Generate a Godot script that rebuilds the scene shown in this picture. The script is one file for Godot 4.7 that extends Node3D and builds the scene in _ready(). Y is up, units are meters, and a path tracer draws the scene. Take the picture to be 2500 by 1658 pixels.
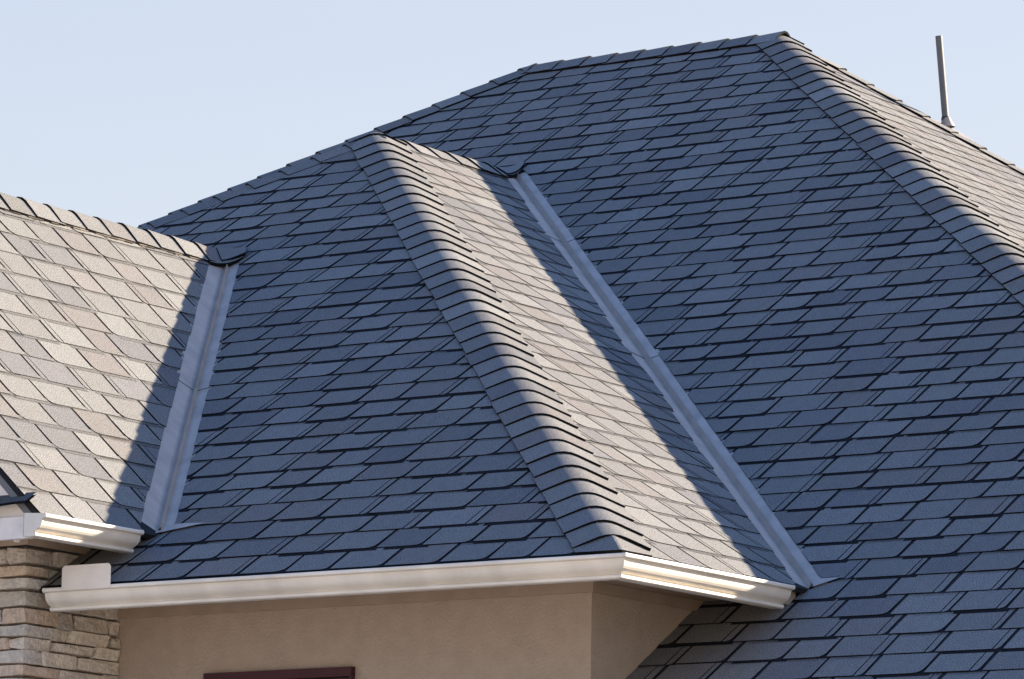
extends Node3D
# A house roof seen from the front lawn through a long lens: a main hip roof, a hipped stucco bay in
# front of it and a gabled stone wing at the left. Units are metres, y = 0 is the eave of the bay.

# ---- measured layout -------------------------------------------------------------------------
const A_HALF := 5.28            # half width of the bay
const M_C := 0.6301             # slopes (rise per metre)
const M_D := 0.6382
const M_A := 0.6500
const M_E := 0.9559
const K_B := 1.0224             # how fast the right hip moves sideways per metre forward
const K_L := 0.9096
const D_OFF := 1.6319           # main front slope meets y = 0 this far behind the bay eave
const Z_RIDGE := -8.5776
const X_R1 := -6.3636
const X_R2 := -4.4341
const X_E := -2.9677            # eave of the stone wing
const Y_E := 0.2937
const E_HALF := 2.1698
const Z_EF := 0.476             # front rake of the stone wing
const OVER := 0.535             # overhang of the side eave
const OVER_F := 0.595           # overhang of the front eave
const X_STONE := -3.305         # side face of the stone wall
const Z_STONE := 0.125          # front face of the stone wall
const Y_GROUND := -4.2
const EXPO := 0.203             # course exposure
const CAM := Vector3(11.9455, -2.5905, 18.2690)

var cam_r := Vector3(0.82590647, 0.01759021, -0.56353269)
var cam_u := Vector3(0.07554178, 0.98704847, 0.14152301)
var cam_f := Vector3(-0.5587235, 0.15945503, -0.81388092)
var mats := {}
var rng := RandomNumberGenerator.new()
var taken := {}

# ---- small mesh builder ----------------------------------------------------------------------
class MB:
	var v := PackedVector3Array()
	var n := PackedVector3Array()
	var c := PackedColorArray()
	func tri(a: Vector3, b: Vector3, d: Vector3, out: Vector3, ca: Color, cb: Color, cd: Color) -> void:
		var nn := (b - a).cross(d - a)
		if nn.length_squared() < 1e-16:
			return
		nn = nn.normalized()
		if nn.dot(out) < 0.0:
			nn = -nn
			v.append(a); v.append(b); v.append(d)
			c.append(ca); c.append(cb); c.append(cd)
		else:
			v.append(a); v.append(d); v.append(b)
			c.append(ca); c.append(cd); c.append(cb)
		for k in 3:
			n.append(nn)
	func quad(a: Vector3, b: Vector3, d: Vector3, e: Vector3, out: Vector3, col: Color) -> void:
		tri(a, b, d, out, col, col, col)
		tri(a, d, e, out, col, col, col)
	func quadn(p: Array, q: Array, col: Color) -> void:
		# four points with their own normals
		var out: Vector3 = q[0] + q[1] + q[2] + q[3]
		var order := [0, 1, 2, 0, 2, 3]
		var nn: Vector3 = (p[1] - p[0]).cross(p[2] - p[0])
		if nn.dot(out) > 0.0:
			order = [0, 2, 1, 0, 3, 2]
		for k in order:
			v.append(p[k]); n.append(q[k].normalized()); c.append(col)
	func box(lo: Vector3, hi: Vector3, col: Color) -> void:
		var x0 := lo.x; var y0 := lo.y; var z0 := lo.z
		var x1 := hi.x; var y1 := hi.y; var z1 := hi.z
		quad(Vector3(x0, y0, z1), Vector3(x1, y0, z1), Vector3(x1, y1, z1), Vector3(x0, y1, z1), Vector3(0, 0, 1), col)
		quad(Vector3(x0, y0, z0), Vector3(x1, y0, z0), Vector3(x1, y1, z0), Vector3(x0, y1, z0), Vector3(0, 0, -1), col)
		quad(Vector3(x1, y0, z0), Vector3(x1, y0, z1), Vector3(x1, y1, z1), Vector3(x1, y1, z0), Vector3(1, 0, 0), col)
		quad(Vector3(x0, y0, z0), Vector3(x0, y0, z1), Vector3(x0, y1, z1), Vector3(x0, y1, z0), Vector3(-1, 0, 0), col)
		quad(Vector3(x0, y1, z0), Vector3(x1, y1, z0), Vector3(x1, y1, z1), Vector3(x0, y1, z1), Vector3(0, 1, 0), col)
		quad(Vector3(x0, y0, z0), Vector3(x1, y0, z0), Vector3(x1, y0, z1), Vector3(x0, y0, z1), Vector3(0, -1, 0), col)
	func add(o: MB) -> void:
		v.append_array(o.v); n.append_array(o.n); c.append_array(o.c)
	func mesh(m: Material) -> ArrayMesh:
		var arr := []
		arr.resize(Mesh.ARRAY_MAX)
		arr[Mesh.ARRAY_VERTEX] = v
		arr[Mesh.ARRAY_NORMAL] = n
		arr[Mesh.ARRAY_COLOR] = c
		var am := ArrayMesh.new()
		am.add_surface_from_arrays(Mesh.PRIMITIVE_TRIANGLES, arr)
		am.surface_set_material(0, m)
		return am

# a roof plane: u runs along the eave to the right as seen from outside, v up the slope, n outward
class Face:
	var o: Vector3
	var u: Vector3
	var v: Vector3
	var n: Vector3
	func _init(oo: Vector3, uu: Vector3, vv: Vector3) -> void:
		o = oo; u = uu.normalized(); v = vv.normalized(); n = u.cross(v).normalized()
	func at(a: float, b: float, w := 0.0) -> Vector3:
		return o + u * a + v * b + n * w
	func uv(p: Vector3) -> Vector2:
		return Vector2((p - o).dot(u), (p - o).dot(v))

# ---- naming and tagging ----------------------------------------------------------------------
func put(o: Node, called: String, parent: Node) -> Node:
	var key := str(parent.get_instance_id()) + called
	var k: int = taken.get(key, 0)
	taken[key] = k + 1
	o.name = called if k == 0 else "%s_%03d" % [called, k]
	parent.add_child(o, true)
	return o

func thing(called: String, label: String, category: String, at := Vector3.ZERO, group := "") -> Node3D:
	var o := Node3D.new()
	put(o, called, self)
	o.position = at
	o.set_meta("label", label)
	o.set_meta("category", category)
	if group != "":
		o.set_meta("group", group)
	return o

func part(called: String, mb: MB, m: Material, parent: Node) -> MeshInstance3D:
	var mi := MeshInstance3D.new()
	mi.mesh = mb.mesh(m)
	# geometry is given in world metres; things sit at their own base
	put(mi, called, parent)
	var off := Vector3.ZERO
	var q := parent
	while q is Node3D and q != self:
		off += q.position
		q = q.get_parent()
	mi.position = -off
	return mi

func lin(r: float, g: float, b: float) -> Color:
	return Color(r, g, b)

# ---- materials -------------------------------------------------------------------------------
func noise_tex(seed_: int, freq: float, lo: float, hi: float, octaves := 3, size := 512, grain := 0.0) -> ImageTexture:
	var f := FastNoiseLite.new()
	f.seed = seed_
	f.frequency = freq
	f.fractal_octaves = octaves
	var im := f.get_seamless_image(size, size)
	im.convert(Image.FORMAT_RGB8)
	var r := RandomNumberGenerator.new()
	r.seed = seed_
	for y in size:
		for x in size:
			var t := im.get_pixel(x, y).r
			t = clampf((t - 0.5) * 1.6 + 0.5, 0.0, 1.0)
			t = lerpf(lo, hi, t) + grain * (r.randf() - 0.5)
			t = clampf(t, 0.0, 1.0)
			im.set_pixel(x, y, Color(t, t, t))
	im.generate_mipmaps()
	return ImageTexture.create_from_image(im)

# mineral granules: fine speckle over soft drifts of tone
func granule_tex() -> ImageTexture:
	var size := 1024
	var fine := FastNoiseLite.new()
	fine.seed = 11
	fine.frequency = 0.075
	fine.fractal_octaves = 2
	var soft := FastNoiseLite.new()
	soft.seed = 12
	soft.frequency = 0.008
	soft.fractal_octaves = 3
	var a := fine.get_seamless_image(size, size)
	var b := soft.get_seamless_image(size, size)
	var im := Image.create_empty(size, size, false, Image.FORMAT_RGB8)
	var r := RandomNumberGenerator.new()
	r.seed = 77
	for y in size:
		for x in size:
			var f := clampf((a.get_pixel(x, y).r - 0.5) * 1.5, -0.5, 0.5)
			var g := clampf((b.get_pixel(x, y).r - 0.5) * 1.3, -0.5, 0.5)
			var t := clampf(0.78 + f * 0.66 + g * 0.06 + (r.randf() - 0.5) * 0.26, 0.2, 1.0)
			var w := f * 0.03
			im.set_pixel(x, y, Color(minf(t + w, 1.0), t, minf(t - w, 1.0)))
	im.generate_mipmaps()
	return ImageTexture.create_from_image(im)

func normal_tex(seed_: int, freq: float, strength: float, size := 512) -> ImageTexture:
	var f := FastNoiseLite.new()
	f.seed = seed_
	f.frequency = freq
	f.fractal_octaves = 4
	var im := f.get_seamless_image(size, size)
	im.convert(Image.FORMAT_RGBA8)
	im.bump_map_to_normal_map(strength)
	im.generate_mipmaps()
	return ImageTexture.create_from_image(im)

func mat(rough: float, tex: Texture2D = null, scale_ := 1.0, nrm: Texture2D = null, nscale := 1.0) -> StandardMaterial3D:
	var m := StandardMaterial3D.new()
	m.vertex_color_use_as_albedo = true
	m.roughness = rough
	m.metallic_specular = 0.4
	if tex != null or nrm != null:
		m.uv1_triplanar = true
		m.uv1_world_triplanar = true
		m.uv1_scale = Vector3.ONE * scale_
	if tex != null:
		m.albedo_texture = tex
	if nrm != null:
		m.normal_enabled = true
		m.normal_texture = nrm
		m.normal_scale = nscale
	return m

func build_materials() -> void:
	mats.granule = mat(0.95, granule_tex(), 1.9, normal_tex(12, 0.20, 6.0), 0.6)
	mats.granule.metallic_specular = 0.25
	mats.edge = mat(0.9, noise_tex(13, 0.2, 0.6, 1.0, 3, 256, 0.2), 3.0)
	mats.paint = mat(0.46, noise_tex(21, 0.012, 0.91, 1.0, 4, 256, 0.02), 0.8)
	mats.paint.metallic_specular = 0.5
	mats.flash = mat(0.42, noise_tex(25, 0.02, 0.86, 1.0, 4, 256, 0.02), 0.9, normal_tex(26, 0.012, 3.0, 256), 0.08)
	mats.flash.metallic = 0.0
	mats.flash.metallic_specular = 0.25
	mats.trim = mat(0.6, noise_tex(23, 0.03, 0.94, 1.0, 4, 256, 0.04), 0.7)
	mats.stucco = mat(0.95, noise_tex(31, 0.02, 0.96, 1.0, 5, 512, 0.05), 0.7, normal_tex(32, 0.16, 8.0), 0.2)
	mats.stone = mat(0.95, noise_tex(41, 0.03, 0.86, 1.0, 5, 512, 0.10), 1.6, normal_tex(42, 0.06, 14.0), 0.6)
	mats.ground = mat(1.0, noise_tex(51, 0.02, 0.84, 1.0, 5, 512, 0.10), 0.15)
	mats.glass = StandardMaterial3D.new()
	mats.glass.albedo_color = Color(0.05, 0.05, 0.06)
	mats.glass.roughness = 0.05
	mats.glass.metallic_specular = 0.8

# ---- shingles --------------------------------------------------------------------------------
func tab_colour() -> Color:
	var k := rng.randf()
	var b := rng.randf_range(0.93, 1.07)
	var c := lin(0.322, 0.318, 0.302)
	if k < 0.16:
		c = lin(0.320, 0.303, 0.285)     # brownish blend
	elif k < 0.34:
		c = lin(0.278, 0.277, 0.275)     # dark blend
	elif k < 0.58:
		c = lin(0.350, 0.347, 0.329)     # light blend
	return c * b

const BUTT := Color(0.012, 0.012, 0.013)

# one tab: outline in (u, v) clipped to its roof plane, top surface sloping into the next course
func tab_mesh(f: Face, poly: PackedVector2Array, v0: float, wb: float, col: Color, band: float) -> MB:
	var mb := MB.new()
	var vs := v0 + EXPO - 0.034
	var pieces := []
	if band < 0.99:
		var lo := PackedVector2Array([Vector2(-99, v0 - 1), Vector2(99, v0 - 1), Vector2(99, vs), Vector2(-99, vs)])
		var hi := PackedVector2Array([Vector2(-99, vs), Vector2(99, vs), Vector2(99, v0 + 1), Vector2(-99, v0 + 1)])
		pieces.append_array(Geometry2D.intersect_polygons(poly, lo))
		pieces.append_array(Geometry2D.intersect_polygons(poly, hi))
	else:
		pieces.append(poly)
	for pc in pieces:
		# pieces are convex or nearly so: a fan round the centre
		var ce := Vector2.ZERO
		for p in pc:
			ce += p / pc.size()
		for k in pc.size():
			var ps := []
			var cs := []
			for p: Vector2 in [ce, pc[k], pc[(k + 1) % pc.size()]]:
				ps.append(f.at(p.x, p.y, lerpf(wb, 0.003, clampf((p.y - v0) / EXPO, 0.0, 1.2))))
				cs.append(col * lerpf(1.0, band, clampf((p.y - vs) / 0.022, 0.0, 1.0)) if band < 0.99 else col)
			mb.tri(ps[0], ps[1], ps[2], f.n, cs[0], cs[1], cs[2])
	var mid := Vector2.ZERO
	for p in poly:
		mid += p / poly.size()
	for k in poly.size():
		var p := poly[k]
		var q := poly[(k + 1) % poly.size()]
		if (p.y + q.y) * 0.5 > v0 + EXPO * 0.98:
			continue
		var wp := lerpf(wb, 0.003, clampf((p.y - v0) / EXPO, 0.0, 1.2))
		var wq := lerpf(wb, 0.003, clampf((q.y - v0) / EXPO, 0.0, 1.2))
		var e := q - p
		var o2 := Vector2(e.y, -e.x)
		if o2.dot((p + q) * 0.5 - mid) < 0.0:
			o2 = -o2
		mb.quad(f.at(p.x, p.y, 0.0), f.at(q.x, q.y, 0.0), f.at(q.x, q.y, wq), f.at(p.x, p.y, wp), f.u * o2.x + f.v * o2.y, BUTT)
	return mb

# backing strip along the lower edge of a tab, shade painted into its colour
func under_shade_mesh(f: Face, poly: PackedVector2Array, b: float, col: Color) -> MB:
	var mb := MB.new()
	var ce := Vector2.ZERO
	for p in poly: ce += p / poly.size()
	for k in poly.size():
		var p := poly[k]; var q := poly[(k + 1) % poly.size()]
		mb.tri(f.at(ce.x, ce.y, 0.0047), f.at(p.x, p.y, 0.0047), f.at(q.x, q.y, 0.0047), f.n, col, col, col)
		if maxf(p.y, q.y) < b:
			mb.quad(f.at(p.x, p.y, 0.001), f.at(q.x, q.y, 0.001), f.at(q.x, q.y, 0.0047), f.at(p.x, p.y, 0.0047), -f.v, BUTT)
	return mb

# in-frame measure of a point: (x, y) in half frames, z = depth
func on_screen(p: Vector3) -> Vector3:
	var d := p - CAM
	var z := d.dot(cam_f)
	if z < 0.5:
		return Vector3(99, 99, z)
	var t := tan(deg_to_rad(7.8394) * 0.5)
	return Vector3(d.dot(cam_r) / z / t / 1.508, d.dot(cam_u) / z / t, z)

# lay a whole slope; returns a list of {mb, score}
func lay(f: Face, poly: PackedVector2Array, v_start: float, round_right: bool, limit: float, ragged := 0.0, butt := 0.0085, under := Color(0.022, 0.022, 0.024)) -> Array:  # default strip colour is the near-black copy, painted for slopes in shade
	var out := []
	var umin := 1e9
	var umax := -1e9
	var vmax := -1e9
	var vmin := 1e9
	for p in poly:
		umin = minf(umin, p.x); umax = maxf(umax, p.x)
		vmax = maxf(vmax, p.y); vmin = minf(vmin, p.y)
	var v0 := v_start
	var off := 0.0
	while v0 < vmax:
		off = fposmod(off + rng.randf_range(0.09, 0.17), 0.3)
		var x := umin - 0.4 + off
		var jig := ragged * rng.randf_range(-1.0, 1.0)
		var face_poly := poly
		if ragged > 0.0:
			face_poly = PackedVector2Array()
			for p in poly:
				face_poly.append(p + Vector2(jig, 0))
		while x < umax + 0.1:
			var w: float = [0.205, 0.228, 0.243, 0.262, 0.285][rng.randi() % 5] + rng.randf_range(-0.008, 0.008)
			var sliver := rng.randf() < 0.46
			var thick := butt * rng.randf_range(0.85, 1.2)
			var col := tab_colour()
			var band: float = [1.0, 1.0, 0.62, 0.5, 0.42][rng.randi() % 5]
			var drop := rng.randf_range(-0.003, 0.003)
			var gap := rng.randf_range(0.016, 0.023)
			var strip_w := rng.randf_range(0.026, 0.042)
			if sliver and not round_right:
				x += strip_w + 0.0055
			var x1 := x + w
			var below := (rng.randf_range(0.019, 0.027) if rng.randf() < 0.5 else rng.randf_range(0.001, 0.004))
			var shift := rng.randf_range(0.0, 0.06)
			var c3 := f.at(x + w * 0.5, v0 + EXPO * 0.5)
			var s := on_screen(c3)
			if absf(s.x) < limit and absf(s.y) < limit and v0 > vmin - EXPO:
				var b := v0 + drop
				var t := v0 + EXPO + 0.012
				var rr := rng.randf_range(0.032, 0.055)
				var rl := rng.randf_range(0.004, 0.010)
				if not round_right:
					var sw := rr; rr = rl; rl = sw
				var sk := rng.randf_range(-0.004, 0.004)
				var parts := []
				var main := PackedVector2Array()
				var xr := x1
				main.append(Vector2(x + rl, b)); 
				if sliver and round_right:
					main.append(Vector2(xr, b))
				else:
					main.append(Vector2(xr - rr, b)); main.append(Vector2(xr - rr * 0.45, b + rr * 0.10)); main.append(Vector2(xr - rr * 0.12, b + rr * 0.42)); main.append(Vector2(xr, b + rr))
				main.append(Vector2(xr + sk, t)); main.append(Vector2(x + sk, t))
				if sliver and not round_right:
					main.append(Vector2(x, b))
				else:
					main.append(Vector2(x, b + rl)); main.append(Vector2(x + rl * 0.12, b + rl * 0.42)); main.append(Vector2(x + rl * 0.45, b + rl * 0.10))
				parts.append([main, thick])
				if sliver:
					var sw2 := strip_w
					var sl := PackedVector2Array()
					if round_right:
						var a0 := x1 + 0.0055
						var a1 := a0 + sw2
						sl = PackedVector2Array([Vector2(a0, b), Vector2(a1 - 0.022, b), Vector2(a1 - 0.007, b + 0.008), Vector2(a1, b + 0.030), Vector2(a1 + sk, t), Vector2(a0 + sk, t)])
						x1 = a1
					else:
						var a1 := x - 0.0055
						var a0 := a1 - sw2
						sl = PackedVector2Array([Vector2(a0 + 0.022, b), Vector2(a1, b), Vector2(a1 + sk, t), Vector2(a0 + sk, t), Vector2(a0, b + 0.030), Vector2(a0 + 0.007, b + 0.008)])
					parts.append([sl, maxf(thick - 0.0015, 0.0055)])
				var mb := MB.new()
				var area := 0.0
				for pp in parts:
					for cl in Geometry2D.intersect_polygons(pp[0], face_poly):
						if cl.size() < 3 or Geometry2D.is_polygon_clockwise(cl) and cl.size() < 3:
							continue
						var ar := 0.0
						for k in cl.size():
							ar += cl[k].cross(cl[(k + 1) % cl.size()]) * 0.5
						if absf(ar) < 0.00012:
							continue
						area += absf(ar)
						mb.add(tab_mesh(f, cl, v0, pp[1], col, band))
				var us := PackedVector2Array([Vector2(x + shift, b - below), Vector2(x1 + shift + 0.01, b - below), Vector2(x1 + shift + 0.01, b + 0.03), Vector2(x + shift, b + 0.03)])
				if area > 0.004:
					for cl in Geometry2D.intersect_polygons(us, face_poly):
						mb.add(under_shade_mesh(f, cl, b, under))
				if mb.v.size() > 0:
					var facing := (CAM - c3).normalized().dot(f.n)
					var sc := area * maxf(facing, 0.02) / (s.z * s.z)
					if absf(s.x) > 1.0 or absf(s.y) > 1.0:
						sc *= 0.02
					out.append({"mb": mb, "score": sc})
			x = x1 + gap
		v0 += EXPO
	return out

# cut the shingles back from a hip or ridge line, under its caps
func trim(f: Face, poly: PackedVector2Array, a: Vector3, b: Vector3, w := 0.08) -> PackedVector2Array:
	var p := f.uv(a); var q := f.uv(b)
	var d := (q - p).normalized()
	var sq := Vector2(-d.y, d.x) * w
	p -= d * 0.3; q += d * 0.3
	var best := poly
	var most := 0.0
	for r in Geometry2D.clip_polygons(poly, PackedVector2Array([p - sq, q - sq, q + sq, p + sq])):
		var ar := 0.0
		for k in r.size():
			ar += r[k].cross(r[(k + 1) % r.size()]) * 0.5
		if absf(ar) > most:
			most = absf(ar); best = r
	return best

func place_tabs(owner_: Node3D, lists: Array, keep: int) -> void:
	# lists: [[slope node, tabs], ...]; the largest become shingles of their own, the rest one mass
	var all := []
	for l in lists:
		for t in l[1]:
			all.append([t.score, t.mb, l[0]])
	all.sort_custom(func(a, b): return a[0] > b[0])
	var rest := MB.new()
	for k in all.size():
		if k < keep:
			part("shingle", all[k][1], mats.granule, all[k][2])
		else:
			rest.add(all[k][1])
	if rest.v.size() > 0:
		var r := part("shingles", rest, mats.granule, owner_)
		r.set_meta("kind", "stuff")

func deck(called: String, f: Face, poly: PackedVector2Array, parent: Node3D, col := Color(0.022, 0.022, 0.024)) -> MeshInstance3D:
	var mb := MB.new()
	var idx := Geometry2D.triangulate_polygon(poly)
	for k in range(0, idx.size(), 3):
		var p := poly[idx[k]]; var q := poly[idx[k + 1]]; var r := poly[idx[k + 2]]
		mb.tri(f.at(p.x, p.y), f.at(q.x, q.y), f.at(r.x, r.y), f.n, col, col, col)
		mb.tri(f.at(p.x, p.y, -0.025), f.at(q.x, q.y, -0.025), f.at(r.x, r.y, -0.025), -f.n, col, col, col)
	for k in poly.size():
		var p := poly[k]; var q := poly[(k + 1) % poly.size()]
		var e := q - p
		mb.quad(f.at(p.x, p.y, -0.025), f.at(q.x, q.y, -0.025), f.at(q.x, q.y), f.at(p.x, p.y), f.u * e.y - f.v * e.x, col)
	return part(called, mb, mats.edge, parent)

# ---- hip and ridge caps ----------------------------------------------------------------------
# from the low end a to the high end b; d1, d2 point down the two slopes, square to the line
func cap_row(called: String, parent: Node3D, a: Vector3, b: Vector3, d1: Vector3, d2: Vector3, half := 0.172, expo := 0.216, r := 0.056, first := 0.0, deep := false) -> void:
	var t := (b - a).normalized()
	d1 = (d1 - t * d1.dot(t)).normalized()
	d2 = (d2 - t * d2.dot(t)).normalized()
	var n1 := t.cross(d1).normalized()
	if n1.y < 0.0: n1 = -n1
	var n2 := t.cross(d2).normalized()
	if n2.y < 0.0: n2 = -n2
	var row := Node3D.new()
	put(row, called, parent)
	var length := (b - a).length()
	var s := first
	while s < length - 0.02:
		var e := minf(s + expo + 0.03, length)
		var col := tab_colour() * rng.randf_range(0.88, 1.10)
		var mb := MB.new()
		var jw := rng.randf_range(-0.005, 0.005)
		var jl := rng.randf_range(-0.006, 0.006)
		var lift := rng.randf_range(0.0290, 0.0320)
		var lo := []; var hi := []; var nn := []; var bt := []
		for k in 9:
			var p := Vector3.ZERO
			var nrm := Vector3.ZERO
			if k < 2:
				p = d1 * lerpf(half + jw, r, float(k) / 2.0); nrm = n1
			elif k > 6:
				p = d2 * lerpf(r, half + jw, float(k - 6) / 2.0); nrm = n2
			else:
				var q := float(k - 2) / 4.0
				p = d1 * r * (1.0 - q) * (1.0 - q) + d2 * r * q * q
				nrm = n1.lerp(n2, q).normalized()
			var sl := s + jl * (float(k) / 8.0 - 0.5)
			var flat := 0.72 if k == 0 else (0.88 if k == 1 else 1.0)
			lo.append(a + t * sl + p + nrm * lift * flat)
			bt.append(a + t * sl + p + nrm * (lift * flat - 0.0092 - (0.005 if s == first and deep else 0.0)))
			hi.append(a + t * e + p + nrm * 0.0180 * flat)
			nn.append(nrm)
		for k in 8:
			mb.quadn([lo[k], lo[k + 1], hi[k + 1], hi[k]], [nn[k], nn[k + 1], nn[k + 1], nn[k]], col)
			mb.quad(bt[k], bt[k + 1], lo[k + 1], lo[k], -t, BUTT)
		mb.quad(lo[0], hi[0], hi[0] - n1 * 0.013, lo[0] - n1 * 0.019, d1, BUTT)
		mb.quad(lo[8], hi[8], hi[8] - n2 * 0.013, lo[8] - n2 * 0.019, d2, BUTT)
		part("cap_shingle", mb, mats.granule, row)
		s += expo

# the lowest cap of a hip, trimmed along both eaves
func corner_cap(row: Node, f1: Face, f2: Face, foot: Vector3, top: Vector3) -> void:
	var mb := MB.new()
	var col := tab_colour()
	var t := (top - foot).normalized()
	for f: Face in [f1, f2]:
		var a := f.uv(foot)
		var d := Vector2(t.dot(f.u), t.dot(f.v)).normalized()
		var sq := Vector2(d.y, -d.x)
		if sq.y > 0.0:
			sq = -sq
		var strip := PackedVector2Array([a, a + d * 0.27, a + d * 0.27 + sq * 0.185, a - d * 0.4 + sq * 0.185, a - d * 0.4])
		var half_plane := PackedVector2Array([Vector2(-9, a.y), Vector2(9, a.y), Vector2(9, a.y + 2), Vector2(-9, a.y + 2)])
		for pc in Geometry2D.intersect_polygons(strip, half_plane):
			var ce := Vector2.ZERO
			for p in pc: ce += p / pc.size()
			for k in pc.size():
				var p := pc[k]; var q := pc[(k + 1) % pc.size()]
				mb.tri(f.at(ce.x, ce.y, 0.016), f.at(p.x, p.y, 0.016), f.at(q.x, q.y, 0.016), f.n, col, col, col)
				var e := q - p
				var o := Vector2(e.y, -e.x)
				if o.dot(p - ce) < 0.0: o = -o
				if absf((p - a).cross(d)) < 0.01 and absf((q - a).cross(d)) < 0.01:
					continue
				mb.quad(f.at(p.x, p.y), f.at(q.x, q.y), f.at(q.x, q.y, 0.016), f.at(p.x, p.y, 0.016), f.u * o.x + f.v * o.y, BUTT)
	var m1 := f1.n * 0.016; var m2 := f2.n * 0.016
	mb.quad(foot + m1, foot + t * 0.27 + m1, foot + t * 0.27 + m2, foot + m2, f1.n + f2.n, col)
	part("cap_shingle", mb, mats.granule, row)

# a cap that bends from the end of a ridge across the valley on to the slope behind
func saddle(parent: Node, lo: Array, hi: Array, up: Vector3, rise: float) -> void:
	var mb := MB.new()
	var col := tab_colour()
	var L := []; var H := []
	for k in 9:
		var q := float(k) / 8.0
		var w0 := (1.0 - q) * (1.0 - q); var w1 := 2.0 * q * (1.0 - q); var w2 := q * q
		L.append(lo[0] * w0 + lo[1] * w1 + lo[2] * w2 + up * rise)
		H.append(hi[0] * w0 + hi[1] * w1 + hi[2] * w2 + up * (rise * 0.6))
	var down: Vector3 = (L[4] - H[4]).normalized()
	for k in 8:
		mb.quad(L[k], L[k + 1], H[k + 1], H[k], up, col)
		mb.quad(L[k] - up * 0.022, L[k + 1] - up * 0.022, L[k + 1], L[k], down, BUTT)
	mb.quad(L[8], H[8], H[8] - up * 0.02, L[8] - up * 0.02, lo[2] - lo[0], BUTT)
	mb.quad(L[0], H[0], H[0] - up * 0.02, L[0] - up * 0.02, lo[0] - lo[2], BUTT)
	part("cap_shingle", mb, mats.granule, parent)

# ---- valley flashing -------------------------------------------------------------------------
func valley(parent: Node3D, low: Vector3, high: Vector3, h1: Vector3, h2: Vector3, n1: Vector3, n2: Vector3, seams: Array, w1: float, w2: float) -> Node3D:
	var t := (high - low).normalized()
	h1 = (h1 - t * h1.dot(t)).normalized()
	h2 = (h2 - t * h2.dot(t)).normalized()
	var up := (n1 + n2).normalized()
	var col := lin(0.50, 0.42, 0.35)
	var root := Node3D.new()
	put(root, "valley_flashing", parent)
	var length := (high - low).length()
	var marks := [0.0]
	marks.append_array(seams)
	marks.append(length)
	for k in marks.size() - 1:
		var s0: float = marks[k]
		var s1: float = marks[k + 1] + (0.08 if k < marks.size() - 2 else 0.0)
		var lift0 := 0.0012 + (0.0030 if k > 0 else 0.0)
		var lift1 := 0.0012
		var prof := [h1 * w1, h1 * 0.014, up * 0.036, h2 * 0.014, h2 * w2]
		var nl := [n1, n1, up, n2, n2]
		var mb := MB.new()
		for j in 4:
			var steps := 12
			for i in steps:
				var q0 := float(i) / steps; var q1 := float(i + 1) / steps
				var wob0 := 0.0 * sin(q0 * 19.0 + j * 2.1 + k) if j == 0 or j == 3 else 0.0
				var wob1 := 0.0 * sin(q1 * 19.0 + j * 2.1 + k) if j == 0 or j == 3 else 0.0
				var la := lerpf(lift0, lift1, q0); var lb := lerpf(lift0, lift1, q1)
				var a: Vector3 = low + t * lerpf(s0, s1, q0) + prof[j] + nl[j] * (la + (wob0 if j == 0 else 0.0))
				var b: Vector3 = low + t * lerpf(s0, s1, q0) + prof[j + 1] + nl[j + 1] * (la + (wob0 if j == 3 else 0.0))
				var d: Vector3 = low + t * lerpf(s0, s1, q1) + prof[j + 1] + nl[j + 1] * (lb + (wob1 if j == 3 else 0.0))
				var e: Vector3 = low + t * lerpf(s0, s1, q1) + prof[j] + nl[j] * (lb + (wob1 if j == 0 else 0.0))
				mb.quad(a, b, d, e, up, col)
		# the cut lower end of each length
		for j in 4:
			var a: Vector3 = low + t * s0 + prof[j] + nl[j] * lift0
			var b: Vector3 = low + t * s0 + prof[j + 1] + nl[j + 1] * lift0
			mb.quad(a, b, b - up * lift0, a - up * lift0, -t, BUTT * 2.0)
		part("flashing_length", mb, mats.flash, root)
	return root

# ---- gutters ---------------------------------------------------------------------------------
func gutter_profile() -> Array:
	# (out from the roof edge, y)
	return [Vector2(-0.030, -0.020), Vector2(-0.030, -0.131), Vector2(0.014, -0.134), Vector2(0.034, -0.133), Vector2(0.040, -0.129),
		Vector2(0.041, -0.119), Vector2(0.037, -0.1155), Vector2(0.029, -0.1135), Vector2(0.033, -0.109), Vector2(0.050, -0.101), Vector2(0.063, -0.092), Vector2(0.071, -0.082),
		Vector2(0.076, -0.071), Vector2(0.079, -0.058), Vector2(0.081, -0.050), Vector2(0.095, -0.048), Vector2(0.1005, -0.0445),
		Vector2(0.102, -0.034), Vector2(0.099, -0.029), Vector2(0.086, -0.028), Vector2(0.084, -0.032)]

# run along dir from p0 to p1; out is horizontal and square to dir; m0, m1 = mitre at each end
func gutter_run(p0: Vector3, p1: Vector3, out: Vector3, m0: float, m1: float) -> MB:
	var mb := MB.new()
	var pr := gutter_profile()
	var dir := (p1 - p0).normalized()
	var col := lin(0.83, 0.765, 0.655)
	for k in pr.size() - 1:
		var a: Vector2 = pr[k]; var b: Vector2 = pr[k + 1]
		var e := b - a
		var nrm := out * (-e.y) * -1.0 + Vector3.UP * -e.x
		var A0 := p0 + out * a.x + Vector3.UP * a.y - dir * a.x * m0
		var B0 := p0 + out * b.x + Vector3.UP * b.y - dir * b.x * m0
		var A1 := p1 + out * a.x + Vector3.UP * a.y + dir * a.x * m1
		var B1 := p1 + out * b.x + Vector3.UP * b.y + dir * b.x * m1
		mb.quad(A0, B0, B1, A1, nrm, col)
		# inside skin of the sheet
		var inn := -nrm.normalized() * 0.0012
		mb.quad(A0 + inn, B0 + inn, B1 + inn, A1 + inn, -nrm, col * 0.9)
	return mb

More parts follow.
